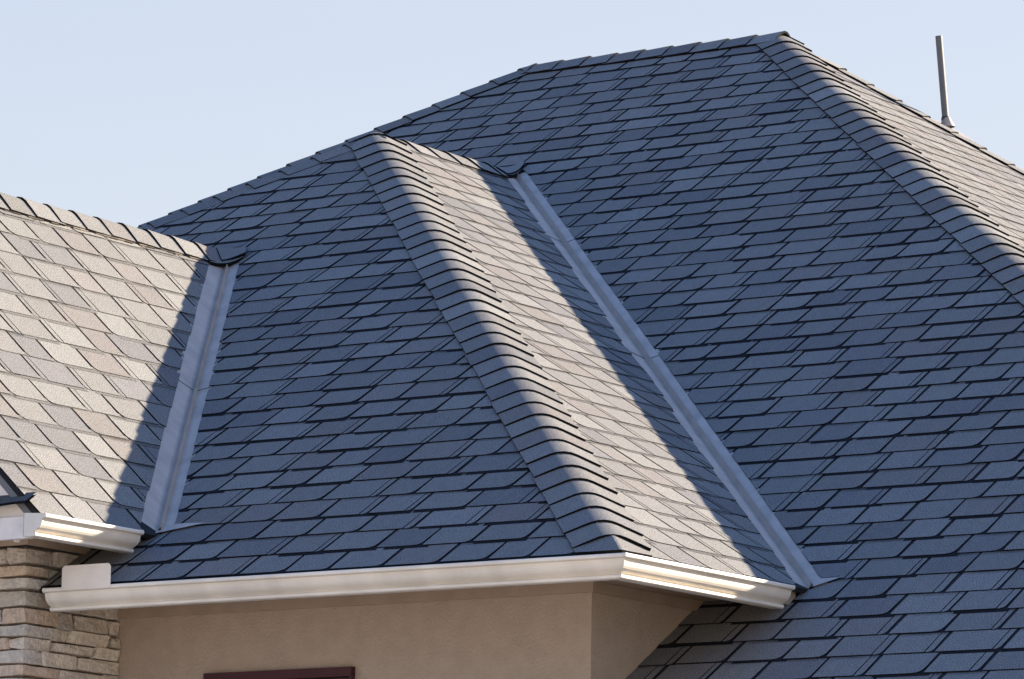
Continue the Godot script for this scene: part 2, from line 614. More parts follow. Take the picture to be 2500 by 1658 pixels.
func end_cap(p: Vector3, out: Vector3, facing: Vector3) -> MB:
	var mb := MB.new()
	var pr := gutter_profile()
	var pl := PackedVector2Array()
	for q in pr:
		pl.append(q)
	pl.remove_at(pl.size() - 1)
	pl.append(Vector2(0.07, -0.026))
	var col := lin(0.83, 0.785, 0.69)
	var idx := Geometry2D.triangulate_polygon(pl)
	for k in range(0, idx.size(), 3):
		var t := []
		for j in 3:
			t.append(p + out * pl[idx[k + j]].x + Vector3.UP * pl[idx[k + j]].y)
		mb.tri(t[0] + facing * 0.003, t[1] + facing * 0.003, t[2] + facing * 0.003, facing, col, col, col)
		mb.tri(t[0], t[1], t[2], -facing, col, col, col)
	# folded rim round the cap
	for k in pl.size() - 1:
		var a := pl[k]; var b := pl[k + 1]
		var e := b - a
		var nrm := out * e.y - Vector3.UP * e.x
		var A := p + out * a.x + Vector3.UP * a.y + nrm.normalized() * 0.002
		var B := p + out * b.x + Vector3.UP * b.y + nrm.normalized() * 0.002
		mb.quad(A + facing * 0.004, B + facing * 0.004, B - facing * 0.012, A - facing * 0.012, nrm, col)
	return mb

# ---- rough stones ----------------------------------------------------------------------------
func stone_mesh(lo: Vector3, hi: Vector3, col: Color) -> MB:
	var mb := MB.new()
	var c := (lo + hi) * 0.5
	var h := (hi - lo) * 0.5
	var r := minf(0.006, minf(h.y * 0.4, minf(h.x, h.z) * 0.4))
	var f := FastNoiseLite.new()
	f.seed = rng.randi() % 10000
	f.frequency = 6.0
	f.fractal_octaves = 3
	var ticks := [[-1.0], [-0.86], [-0.3], [0.35], [0.87], [1.0]]
	var warp := Vector3(rng.randf_range(-0.008, 0.008), rng.randf_range(-0.006, 0.006), rng.randf_range(-0.008, 0.008))
	var pt := func(q: Vector3) -> Vector3:
		var p := Vector3(q.x * h.x, q.y * h.y, q.z * h.z)
		var inner := Vector3(clampf(p.x, -h.x + r, h.x - r), clampf(p.y, -h.y + r, h.y - r), clampf(p.z, -h.z + r, h.z - r))
		var d := p - inner
		if d.length() > 1e-6:
			p = inner + d.normalized() * r
		var s := c + p
		var nz := f.get_noise_3d(s.x * 1.0, s.y * 1.0, s.z * 1.0)
		var nb := f.get_noise_3d(s.x * 3.0 + 7.0, s.y * 3.0, s.z * 3.0)
		var outd := Vector3(q.x if absf(q.x) > 0.99 else 0.0, (q.y if absf(q.y) > 0.99 else 0.0) * 0.22, q.z if absf(q.z) > 0.99 else 0.0)
		s += outd * (nz * 0.016 + nb * 0.008) + warp * q.y * q.x
		return s
	for axis in 3:
		for sgn in [-1.0, 1.0]:
			for i in 5:
				for j in 5:
					var qs := []
					for ij in [[i, j], [i + 1, j], [i + 1, j + 1], [i, j + 1]]:
						var a: float = ticks[ij[0]][0]
						var b: float = ticks[ij[1]][0]
						var q := Vector3(sgn, a, b)
						if axis == 1: q = Vector3(a, sgn, b)
						elif axis == 2: q = Vector3(a, b, sgn)
						qs.append(pt.call(q))
					var o := Vector3.ZERO
					o[axis] = sgn
					var t := col * rng.randf_range(0.96, 1.04)
					mb.quad(qs[0], qs[1], qs[2], qs[3], o, t)
	return mb

func stone_colour() -> Color:
	var k := rng.randf()
	var b := rng.randf_range(0.85, 1.12)
	if k < 0.5: return lin(0.70, 0.62, 0.505) * b
	if k < 0.75: return lin(0.63, 0.57, 0.48) * b
	if k < 0.9: return lin(0.74, 0.65, 0.52) * b
	return lin(0.70, 0.55, 0.41) * b

# ==============================================================================================
func _ready() -> void:
	rng.seed = 20417
	setup_view()
	build_materials()
	build_ground()
	build_main_house()
	build_front_bay()
	build_stone_wing()
	build_gutters()
	build_vent_pipe()

func setup_view() -> void:
	var cam := Camera3D.new()
	cam.name = "camera"
	cam.fov = 7.8394
	cam.near = 0.5
	cam.far = 2000.0
	add_child(cam)
	cam.transform = Transform3D(Basis(cam_r, cam_u, -cam_f), CAM)
	cam.current = true
	var to_sun := Vector3(0.486, 0.385, -0.784).normalized()
	var sky_mat := PanoramaSkyMaterial.new()
	sky_mat.panorama = ImageTexture.create_from_image(air(to_sun))
	var sky := Sky.new()
	sky.sky_material = sky_mat
	var env := Environment.new()
	env.background_mode = Environment.BG_SKY
	env.sky = sky
	env.tonemap_mode = Environment.TONE_MAPPER_LINEAR
	env.tonemap_exposure = 3.6
	env.sdfgi_enabled = true
	env.ssao_enabled = true
	env.ssil_enabled = true
	var we := WorldEnvironment.new()
	we.name = "environment"
	we.environment = env
	add_child(we)
	var sun := DirectionalLight3D.new()
	sun.name = "sun"
	sun.light_energy = 1.58
	sun.light_color = Color(1.0, 0.93, 0.84)
	sun.light_angular_distance = 0.5
	sun.shadow_enabled = true
	add_child(sun)
	sun.look_at_from_position(to_sun * 50.0, Vector3.ZERO, Vector3.UP)

# clear air: pale and hazy up to some twenty degrees, deep blue overhead, brighter round the sun
func air(to_sun: Vector3) -> Image:
	var w := 256
	var h := 128
	var im := Image.create_empty(w, h, false, Image.FORMAT_RGBF)
	var pale := Vector3(0.176, 0.199, 0.232)
	var deep := Vector3(0.030, 0.096, 0.268)
	for j in h:
		var el := PI * (0.5 - (j + 0.5) / h)
		for i in w:
			var az := TAU * (i + 0.5) / w
			var d := Vector3(sin(az) * cos(el), sin(el), -cos(az) * cos(el))
			var c := pale.lerp(deep, smoothstep(0.12, 0.72, maxf(d.y, 0.0)))
			var near := (1.0 + d.dot(to_sun)) * 0.5
			c += Vector3(0.12, 0.108, 0.088) * pow(near, 6.0) + Vector3(0.046, 0.036, 0.020) * (1.0 - smoothstep(0.0, 0.26, maxf(d.y, 0.0)))
			im.set_pixel(i, j, Color(c.x, c.y, c.z))
	return im

func build_ground() -> void:
	var mb := MB.new()
	var col := lin(0.66, 0.58, 0.47)
	mb.quad(Vector3(-900, Y_GROUND, 900), Vector3(900, Y_GROUND, 900), Vector3(900, Y_GROUND, -900), Vector3(-900, Y_GROUND, -900), Vector3.UP, col)
	var g := part("ground", mb, mats.ground, self)
	g.set_meta("kind", "structure")
	g.set_meta("label", "dry lawn and paving round the house")

func pl(f: Face, pts: Array) -> PackedVector2Array:
	var o := PackedVector2Array()
	for p in pts:
		o.append(f.uv(p))
	return o

# ---- main house ------------------------------------------------------------------------------
func build_main_house() -> void:
	var house := thing("main_house", "large rear house part under the tall hip roof with long shaded front slope", "house", Vector3(0, Y_GROUND, -6))
	var h := M_A * (-Z_RIDGE - D_OFF)
	var mb_ := M_A / K_B
	var r1 := Vector3(X_R1, h, Z_RIDGE)
	var r2 := Vector3(X_R2, h, Z_RIDGE)
	var eave := -1.05
	var t := (h - eave) / M_A
	var rh := Vector3(X_R2 + K_B * t, eave, Z_RIDGE + t)      # right hip foot
	var lh := Vector3(X_R1 - K_L * t, eave, Z_RIDGE + t)
	var kz := 0.30
	var bh := Vector3(X_R2 + K_B * t, eave, Z_RIDGE - kz * t)  # rear right hip foot
	var blh := Vector3(X_R1 - K_L * t, eave, Z_RIDGE - kz * t)
	var nA := sqrt(1.0 + M_A * M_A)
	var fa := Face.new(Vector3(0, 0, -D_OFF), Vector3.RIGHT, Vector3(0, M_A, -1))
	var fb := Face.new(Vector3(rh.x, eave, 0), Vector3(0, 0, -1), Vector3(-1, mb_, 0))
	# the valley with the bay
	var yb := M_D * A_HALF
	var v := Vector3(-A_HALF, yb, -D_OFF - yb / M_A)
	var vl := Vector3(-A_HALF - 4.2, yb - 4.2 * M_D / K_L, 0)
	vl.z = -D_OFF - vl.y / M_A
	var vb := Vector3(0, 0, -D_OFF)
	var wall_x := -OVER - 0.05
	var in_y := -0.045
	var inner := Vector3(wall_x, in_y, -D_OFF - in_y / M_A)
	var low_in := Vector3(wall_x, eave, -D_OFF - eave / M_A)
	var deck_a := pl(fa, [r1, r2, rh, low_in, inner, vb, v, vl, lh])
	var m := Vector3(0.095, 0, 0)
	var drop := 0.10
	var shing_a := pl(fa, [r1, r2, rh, low_in, inner + Vector3(0, -0.02, 0.03), fa.at(-0.02, -0.05), fa.at(0.035, -0.034), fa.at(0.150, 0.060), fa.at(0.112, 0.078), fa.at(0.030, 0.076), v + m, v + Vector3(0, 0.05, -0.05 / M_A), vl, lh])
	shing_a = trim(fa, trim(fa, trim(fa, shing_a, rh, r2), r2, r1), r1, lh)
	var front := deck("front_slope", fa, deck_a, house)
	var side := deck("right_slope", fb, pl(fb, [r2, bh, rh]), house)
	var fr := Face.new(Vector3(0, eave, bh.z), Vector3.LEFT, Vector3(0, M_A, kz).normalized())
	deck("rear_slope", fr, pl(fr, [r2, r1, blh, bh]), house, lin(0.15, 0.145, 0.14))
	var fl := Face.new(Vector3(lh.x, eave, 0), Vector3(0, 0, 1), Vector3(K_L, M_A, 0).normalized())
	deck("left_slope", fl, pl(fl, [r1, lh, blh]), house, lin(0.15, 0.145, 0.14))
	var v_low := fa.uv(low_in).y
	var start := -ceilf(-v_low / EXPO) * EXPO + 0.055
	var ta := lay(fa, shing_a, start, true, 1.7)
	var tb := lay(fb, trim(fb, trim(fb, pl(fb, [r2, bh, rh]), rh, r2), bh, r2), 0.0, false, 1.7, 0.0, 0.0070, Color(0.10, 0.098, 0.095))  # sunlit slope: paler copy of the strip colour
	place_tabs(house, [[front, ta], [side, tb]], 300)
	# caps
	var dA := Vector3(0, -M_A, 1).normalized()
	var dB := Vector3(1, -mb_, 0).normalized()
	var dR := Vector3(0, -M_A, -kz).normalized()
	var dL := Vector3(-K_L, -M_A, 0).normalized()
	cap_row("right_hip", house, rh, r2, dA, dB)
	cap_row("left_hip", house, lh, r1, dA, dL)
	cap_row("rear_hip", house, bh, r2 + (bh - r2).normalized() * 0.34, dB, dR)
	cap_row("ridge", house, r2 + Vector3(0.07, 0.004, 0.0), r1 + Vector3(0.0, 0.004, 0), dA, dR, 0.185, 0.216, 0.06, 0.0, true)
	# walls below the eaves
	var w := MB.new()
	var stuc := lin(0.42, 0.34, 0.27)
	w.box(Vector3(lh.x + 0.5, Y_GROUND, bh.z + 0.5), Vector3(rh.x - 0.5, eave - 0.08, rh.z - 0.5), stuc)
	part("wall", w, mats.stucco, house)
	var s := MB.new()
	s.box(Vector3(-OVER + 0.02, eave - 0.16, rh.z - 0.6), Vector3(rh.x, eave - 0.03, rh.z), lin(0.7, 0.66, 0.6))
	part("eave_board", s, mats.trim, house)

# ---- front bay -------------------------------------------------------------------------------
func bay_points() -> Dictionary:
	var y := M_D * A_HALF
	var b := y / M_C
	var d := {}
	d.p = Vector3(-A_HALF, y, -b)
	d.v = Vector3(-A_HALF, y, -D_OFF - y / M_A)
	d.vb = Vector3(0, 0, -D_OFF)
	var ml := M_D / K_L
	d.lc = Vector3(-A_HALF - (y - 0.25) / ml, 0.25, -0.25 / M_C)
	var yr := Y_E + M_E * E_HALF
	d.er = Vector3(X_E - E_HALF, yr, -yr / M_C)
	d.eb = Vector3(X_E, Y_E, -Y_E / M_C)
	d.em = Vector3(X_E - 2.0 * E_HALF, Y_E, -Y_E / M_C)
	return d

func build_front_bay() -> void:
	var bay := thing("front_bay", "stucco bay with hipped shingle roof, half sunlit, in front of the tall roof", "house bay", Vector3(-2, Y_GROUND, -1))
	var q := bay_points()
	var fc := Face.new(Vector3.ZERO, Vector3.RIGHT, Vector3(0, M_C, -1))
	var fd := Face.new(Vector3.ZERO, Vector3(0, 0, -1), Vector3(-1, M_D, 0))
	var ml := M_D / K_L
	var fl := Face.new(Vector3(q.lc.x, 0.25, 0), Vector3(0, 0, 1), Vector3(1, ml, 0))
	var ov := 0.03
	var c0 := Vector3(ov, -ov * M_C, ov)
	var xs := X_STONE + 0.0
	var s1 := Vector3(xs, Y_E - 0.02, -(Y_E - 0.02) / M_C)
	var s0 := Vector3(xs, -ov * M_C, ov)
	var deck_c := pl(fc, [c0, q.p, q.lc, q.em, q.er, q.eb, s1, s0])
	var mx := Vector3(0.088, 0, 0)
	var shing_c := pl(fc, [c0, q.p, q.lc, q.em - mx, q.er + Vector3(0, 0.06, -0.06 / M_C), q.er + mx, q.eb + mx, q.eb + Vector3(0.02, -0.03, 0.03 / M_C), q.eb + Vector3(-0.02, -0.06, 0.06 / M_C), s1 + Vector3(0, -0.05, 0.05 / M_C), s0])
	shing_c = trim(fc, trim(fc, shing_c, c0, q.p), q.p, q.lc)
	var front := deck("front_slope", fc, deck_c, bay)
	var d0 := Vector3(ov, -ov * M_D, ov)
	var dl := Vector3(ov, -ov * M_D, -D_OFF + 0.06)
	var side := deck("right_slope", fd, pl(fd, [d0, dl, q.vb, q.v, q.p]), bay)
	var mz := Vector3(0, 0, 0.135)
	var shing_d := pl(fd, [d0, dl + mz, q.vb + mz, q.v + mz, q.v + Vector3(0, 0, 0.3), q.p])
	shing_d = trim(fd, trim(fd, shing_d, c0, q.p), q.p, q.v, 0.06)
	deck("left_slope", fl, pl(fl, [q.lc, q.p, q.v, Vector3(q.lc.x, 0.25, -D_OFF)]), bay, lin(0.15, 0.145, 0.14))
	var tc := lay(fc, shing_c, -0.028, true, 1.7)
	var td := lay(fd, shing_d, -0.028, false, 1.7, 0.018, 0.0075, Color(0.18, 0.176, 0.17))  # strip painted lighter here because this slope catches the sun
	place_tabs(bay, [[front, tc], [side, td]], 300)
	var dC := Vector3(0, -M_C, 1).normalized()
	var dD := Vector3(1, -M_D, 0).normalized()
	var dL := Vector3(-1, -ml, 0).normalized()
	cap_row("right_hip", bay, c0, q.p, dC, dD, 0.185, 0.216, 0.056, 0.21)
	corner_cap(bay.get_node("right_hip"), fc, fd, c0, q.p)
	cap_row("left_hip", bay, q.lc, q.p + Vector3(0, -0.01, 0), dC, dL)
	cap_row("ridge", bay, q.p + Vector3(0, -0.014, -0.01), q.v + Vector3(0, 0.006, 0.30), dD, dL, 0.185, 0.216, 0.06, 0.0, true)
	var ridge := bay.get_node("ridge")
	# caps bent from the ridge end on to the slope behind
	var dv: Vector3 = (q.vb - q.v).normalized()
	var upA := Vector3(0, M_A, -1).normalized()
	var upv := (Vector3(M_D, 1, 0).normalized() + Vector3(0, 1, M_A).normalized()).normalized()
	var fas := Face.new(Vector3(0, 0, -D_OFF), Vector3.RIGHT, Vector3(0, M_A, -1))
	for k in 2:
		var lo0: Vector3 = q.v + Vector3(0, 0, 0.34 - 0.08 * k) + dD * (0.165 - 0.02 * k)
		var lo1: Vector3 = q.v + dv * (0.16 - 0.06 * k)
		var lo2: Vector3 = fas.at(-5.272, 6.275 + 0.025 * k)
		var hi0: Vector3 = q.v + Vector3(0, 0, 0.26 - 0.06 * k)
		var hi1: Vector3 = fas.at(-5.37, 6.225 + 0.02 * k)
		var hi2: Vector3 = fas.at(-5.315, 6.34 + 0.01 * k)
		saddle(ridge, [lo0, lo1, lo2], [hi0, hi1, hi2], upv, 0.020 + 0.012 * k)
	# valley to the main roof
	var len_ : float = (q.v - q.vb).length()
	var val := valley(bay, q.vb - (q.v - q.vb).normalized() * 0.05, q.v - (q.v - q.vb).normalized() * 0.03, Vector3(0, 0, 1), Vector3(1, 0, 0), Vector3(M_D, 1, 0).normalized(), Vector3(0, 1, M_A).normalized(), [len_ * 0.485, len_ * 0.795], 0.128, 0.086)
	# tail of the valley metal, flat on the main slope and tucked under its last shingle
	var fa := Face.new(Vector3(0, 0, -D_OFF), Vector3.RIGHT, Vector3(0, M_A, -1))
	var mb := MB.new()
	var col := lin(0.50, 0.42, 0.35)
	var tail := [Vector2(0.032, -0.036), Vector2(0.158, 0.066), Vector2(0.150, 0.100), Vector2(-0.06, 0.100)]
	mb.quad(fa.at(tail[0].x, tail[0].y, 0.014), fa.at(tail[1].x, tail[1].y, 0.012), fa.at(tail[2].x, tail[2].y, 0.003), fa.at(tail[3].x, tail[3].y, 0.003), fa.n, col)
	part("flashing_tail", mb, mats.flash, val)
	# walls
	var xl := X_STONE - 0.1
	var w := MB.new()
	var stuc := lin(0.435, 0.345, 0.262)
	w.box(Vector3(xl, Y_GROUND, -4.5), Vector3(-OVER, -0.07, -OVER_F), stuc)
	var wall := part("wall", w, mats.stucco, bay)
	# window with maroon frame high in the wall
	build_window(bay, wall)
	var fz := MB.new()
	var fcol := lin(0.37, 0.285, 0.205)
	fz.box(Vector3(xl, -0.106, -OVER_F + 0.003), Vector3(-OVER + 0.018, -0.056, -OVER_F + 0.018), fcol)
	fz.box(Vector3(-OVER + 0.003, -0.106, -4.5), Vector3(-OVER + 0.0185, -0.056, -OVER_F + 0.002), fcol)
	part("frieze_board", fz, mats.trim, bay)
	var so := MB.new()
	so.box(Vector3(xl, -0.055, -OVER_F - 0.05), Vector3(-0.034, -0.042, -0.034), fcol)
	so.box(Vector3(-OVER - 0.05, -0.0552, -4.4), Vector3(-0.034, -0.0422, -OVER_F - 0.052), fcol)
	part("soffit", so, mats.trim, bay)
	var fa_ := MB.new()
	fa_.box(Vector3(xl, -0.10, -0.033), Vector3(-0.033, -0.012, -0.012), fcol)
	fa_.box(Vector3(-0.033, -0.10, -D_OFF + 0.1), Vector3(-0.012, -0.012, -0.0125), fcol)
	part("fascia_board", fa_, mats.trim, bay)

func build_window(bay: Node3D, _wall: Node3D) -> void:
	var root := Node3D.new()
	put(root, "window", bay)
	var z := -OVER_F
	var x0 := -2.75
	var x1 := -1.868
	var top := -0.397
	var red := lin(0.060, 0.018, 0.022)
	var fr := MB.new()
	fr.box(Vector3(x0, top - 0.045, z + 0.002), Vector3(x1, top, z + 0.035), red)
	fr.box(Vector3(x0, top - 1.5, z + 0.0022), Vector3(x0 + 0.05, top - 0.0452, z + 0.0345), red)
	fr.box(Vector3(x1 - 0.012, top - 1.5, z + 0.0022), Vector3(x1, top - 0.0452, z + 0.0345), red)
	fr.box(Vector3(x0, top - 1.56, z + 0.0021), Vector3(x1, top - 1.502, z + 0.05), red)
	part("frame", fr, mats.trim, root)
	for k in 34:
		var y := top - 0.052 - k * 0.0424
		var sl := MB.new()
		sl.box(Vector3(x0 + 0.051, y - 0.030, z + 0.004), Vector3(x1 - 0.013, y, z + 0.018), red * 0.9)
		part("slat", sl, mats.trim, root)
	var bk := MB.new()
	bk.box(Vector3(x0 + 0.01, top - 1.5, z + 0.0012), Vector3(x1 - 0.005, top - 0.01, z + 0.0036), red * 0.5)
	part("backing", bk, mats.trim, root)

# ---- stone wing ------------------------------------------------------------------------------
func build_stone_wing() -> void:
	var wing := thing("stone_wing", "gabled wing clad in pale stacked stone with sunlit shingle roof, at the left", "house wing", Vector3(-5, Y_GROUND, 0))
	var q := bay_points()
	var fe := Face.new(Vector3(X_E, Y_E, 0), Vector3(0, 0, -1), Vector3(-1, M_E, 0))
	var fl := Face.new(Vector3(X_E - 2.0 * E_HALF, Y_E, 0), Vector3(0, 0, 1), Vector3(1, M_E, 0))
	var yr := Y_E + M_E * E_HALF
	var rf := Vector3(X_E - E_HALF, yr, Z_EF)
	var ef := Vector3(X_E, Y_E, Z_EF)
	var ov := Vector3(0.03, -0.03 * M_E, 0)
	var slope := deck("right_slope", fe, pl(fe, [ef + ov, q.eb + ov, q.eb, q.er, rf]), wing)
	deck("left_slope", fl, pl(fl, [q.em, Vector3(q.em.x, Y_E, Z_EF), rf, q.er]), wing, lin(0.15, 0.145, 0.14))
	var mz := Vector3(0, 0, 0.165)
	var te := lay(fe, pl(fe, [ef + ov, q.eb + ov + mz, q.eb + mz, q.er + mz, q.er + Vector3(0, 0, 0.02), rf]), -0.040, false, 1.7, 0.006, 0.0075, Color(0.215, 0.21, 0.20))  # palest strip colour, the sunlit version of the same backing
	place_tabs(wing, [[slope, te]], 300)
	var dE := Vector3(1, -M_E, 0).normalized()
	var dL := Vector3(-1, -M_E, 0).normalized()
	# bulky vent strip under the ridge caps, its edge showing as a ragged line
	var vent := MB.new()
	for s in [dE, dL]:
		var nrm := Vector3(M_E if s == dE else -M_E, 1, 0).normalized()
		var n_ := 60
		for k in n_:
			var z0 := lerpf(Z_EF - 0.05, q.er.z + 0.35, float(k) / n_)
			var z1 := lerpf(Z_EF - 0.05, q.er.z + 0.35, float(k + 1) / n_)
			var e0: float = 0.172 + rng.randf_range(-0.006, 0.012)
			var b: Vector3 = rf - Vector3(0, 0, Z_EF)
			var A: Vector3 = b + s * e0 + nrm * 0.014 + Vector3(0, 0, z0)
			var B: Vector3 = b + s * e0 + nrm * 0.014 + Vector3(0, 0, z1)
			var c := lin(0.30, 0.25, 0.20) * rng.randf_range(0.15, 1.2)
			vent.quad(A, B, b + nrm * 0.014 + Vector3(0, 0, z1), b + nrm * 0.014 + Vector3(0, 0, z0), nrm, c)
			vent.quad(A, B, B - nrm * 0.011, A - nrm * 0.011, s, c)
	part("ridge_vent", vent, mats.edge, wing)
	cap_row("ridge", wing, rf + Vector3(0, 0.006, 0.02), q.er + Vector3(0, 0.006, 0.22), dE, dL, 0.175, 0.216, 0.05)
	var ridge := wing.get_node("ridge")
	var dv: Vector3 = (q.eb - q.er).normalized()
	var upC := Vector3(0, M_C, -1).normalized()
	var fcs := Face.new(Vector3.ZERO, Vector3.RIGHT, Vector3(0, M_C, -1))
	var upv := (Vector3(M_E, 1, 0).normalized() + Vector3(0, 1, M_C).normalized()).normalized()
	for k in 2:
		var lo0: Vector3 = q.er + Vector3(0, 0, 0.36 - 0.12 * k) + dE * (0.19 - 0.02 * k)
		var lo1: Vector3 = q.er + dv * (0.30 - 0.07 * k)
		var lo2: Vector3 = fcs.at(-4.965, 4.315 + 0.03 * k)
		var hi0: Vector3 = q.er + Vector3(0, 0, 0.18 - 0.05 * k)
		var hi1: Vector3 = q.er + dv * 0.02 + upC * 0.03 * k
		var hi2: Vector3 = fcs.at(-5.06, 4.48 + 0.01 * k)
		saddle(ridge, [lo0, lo1, lo2], [hi0, hi1, hi2], upv, 0.022 + 0.018 * k)
	var len_ : float = (q.er - q.eb).length()
	var val := valley(wing, q.eb - (q.er - q.eb).normalized() * 0.03, q.er - (q.er - q.eb).normalized() * 0.14, Vector3(0, 0, 1), Vector3(1, 0, 0), Vector3(M_E, 1, 0).normalized(), Vector3(0, 1, M_C).normalized(), [len_ * 0.47], 0.126, 0.092)
	var fc := Face.new(Vector3.ZERO, Vector3.RIGHT, Vector3(0, M_C, -1))
	var eb2 := fc.uv(q.eb)
	var mb := MB.new()
	var col := lin(0.50, 0.42, 0.35)
	var tail := [eb2 + Vector2(0.0, -0.06), eb2 + Vector2(0.27, 0.035), eb2 + Vector2(0.10, 0.05), eb2 + Vector2(0.02, 0.03)]
	mb.quad(fc.at(tail[0].x, tail[0].y, 0.016), fc.at(tail[1].x, tail[1].y, 0.015), fc.at(tail[2].x, tail[2].y, 0.014), fc.at(tail[3].x, tail[3].y, 0.014), fc.n, col)
	part("flashing_tail", mb, mats.flash, val)
	build_stone_wall(wing)
	build_return(wing)

func build_stone_wall(wing: Node3D) -> void:
	var top := Y_E - 0.114
	var w := MB.new()
	w.box(Vector3(X_E - 2.0 * E_HALF + 0.25, Y_GROUND, -3.0), Vector3(X_STONE - 0.035, top, Z_STONE - 0.035), lin(0.26, 0.22, 0.18))
	var wall := part("stone_wall", w, mats.stone, wing)
	var y := top - 0.004
	var side_end := -OVER_F
	var k := 0
	while y > -1.5:
		var hgt: float = [0.076, 0.062, 0.084, 0.068, 0.092, 0.060][rng.randi() % 6]
		var y0 := y - hgt
		# the corner stone turns the corner and shows on both faces
		var lf := rng.randf_range(0.10, 0.26) if k % 2 == 0 else rng.randf_range(0.2, 0.36)
		var ls := rng.randf_range(0.20, 0.34) if k % 2 == 0 else rng.randf_range(0.09, 0.2)
		var g := 0.0048
		var pr := rng.randf_range(-0.012, 0.012)
		part("stone", stone_mesh(Vector3(X_STONE - lf, y0 + g, Z_STONE - ls), Vector3(X_STONE + pr, y - g, Z_STONE + pr), stone_colour()), mats.stone, wall)
		var x := X_STONE - lf
		while x > X_STONE - 1.3:
			var l := rng.randf_range(0.10, 0.30)
			var p2 := rng.randf_range(-0.014, 0.014)
			part("stone", stone_mesh(Vector3(x - l + g, y0 + g, Z_STONE - 0.09), Vector3(x - g, y - g, Z_STONE + p2), stone_colour()), mats.stone, wall)
			x -= l
		# side face: down to the bay wall, and above the bay roof further back
		var z := Z_STONE - ls
		var zend := side_end if y < -0.06 else -1.0
		while z > zend + 0.02:
			var l := rng.randf_range(0.10, 0.34)
			if z - l < zend + 0.06:
				l = z - zend
			var p3 := rng.randf_range(-0.014, 0.012)
			part("stone", stone_mesh(Vector3(X_STONE - 0.09, y0 + g, z - l + g), Vector3(X_STONE + p3, y - g, z - g), stone_colour()), mats.stone, wall)
			z -= l
		y = y0
		k += 1

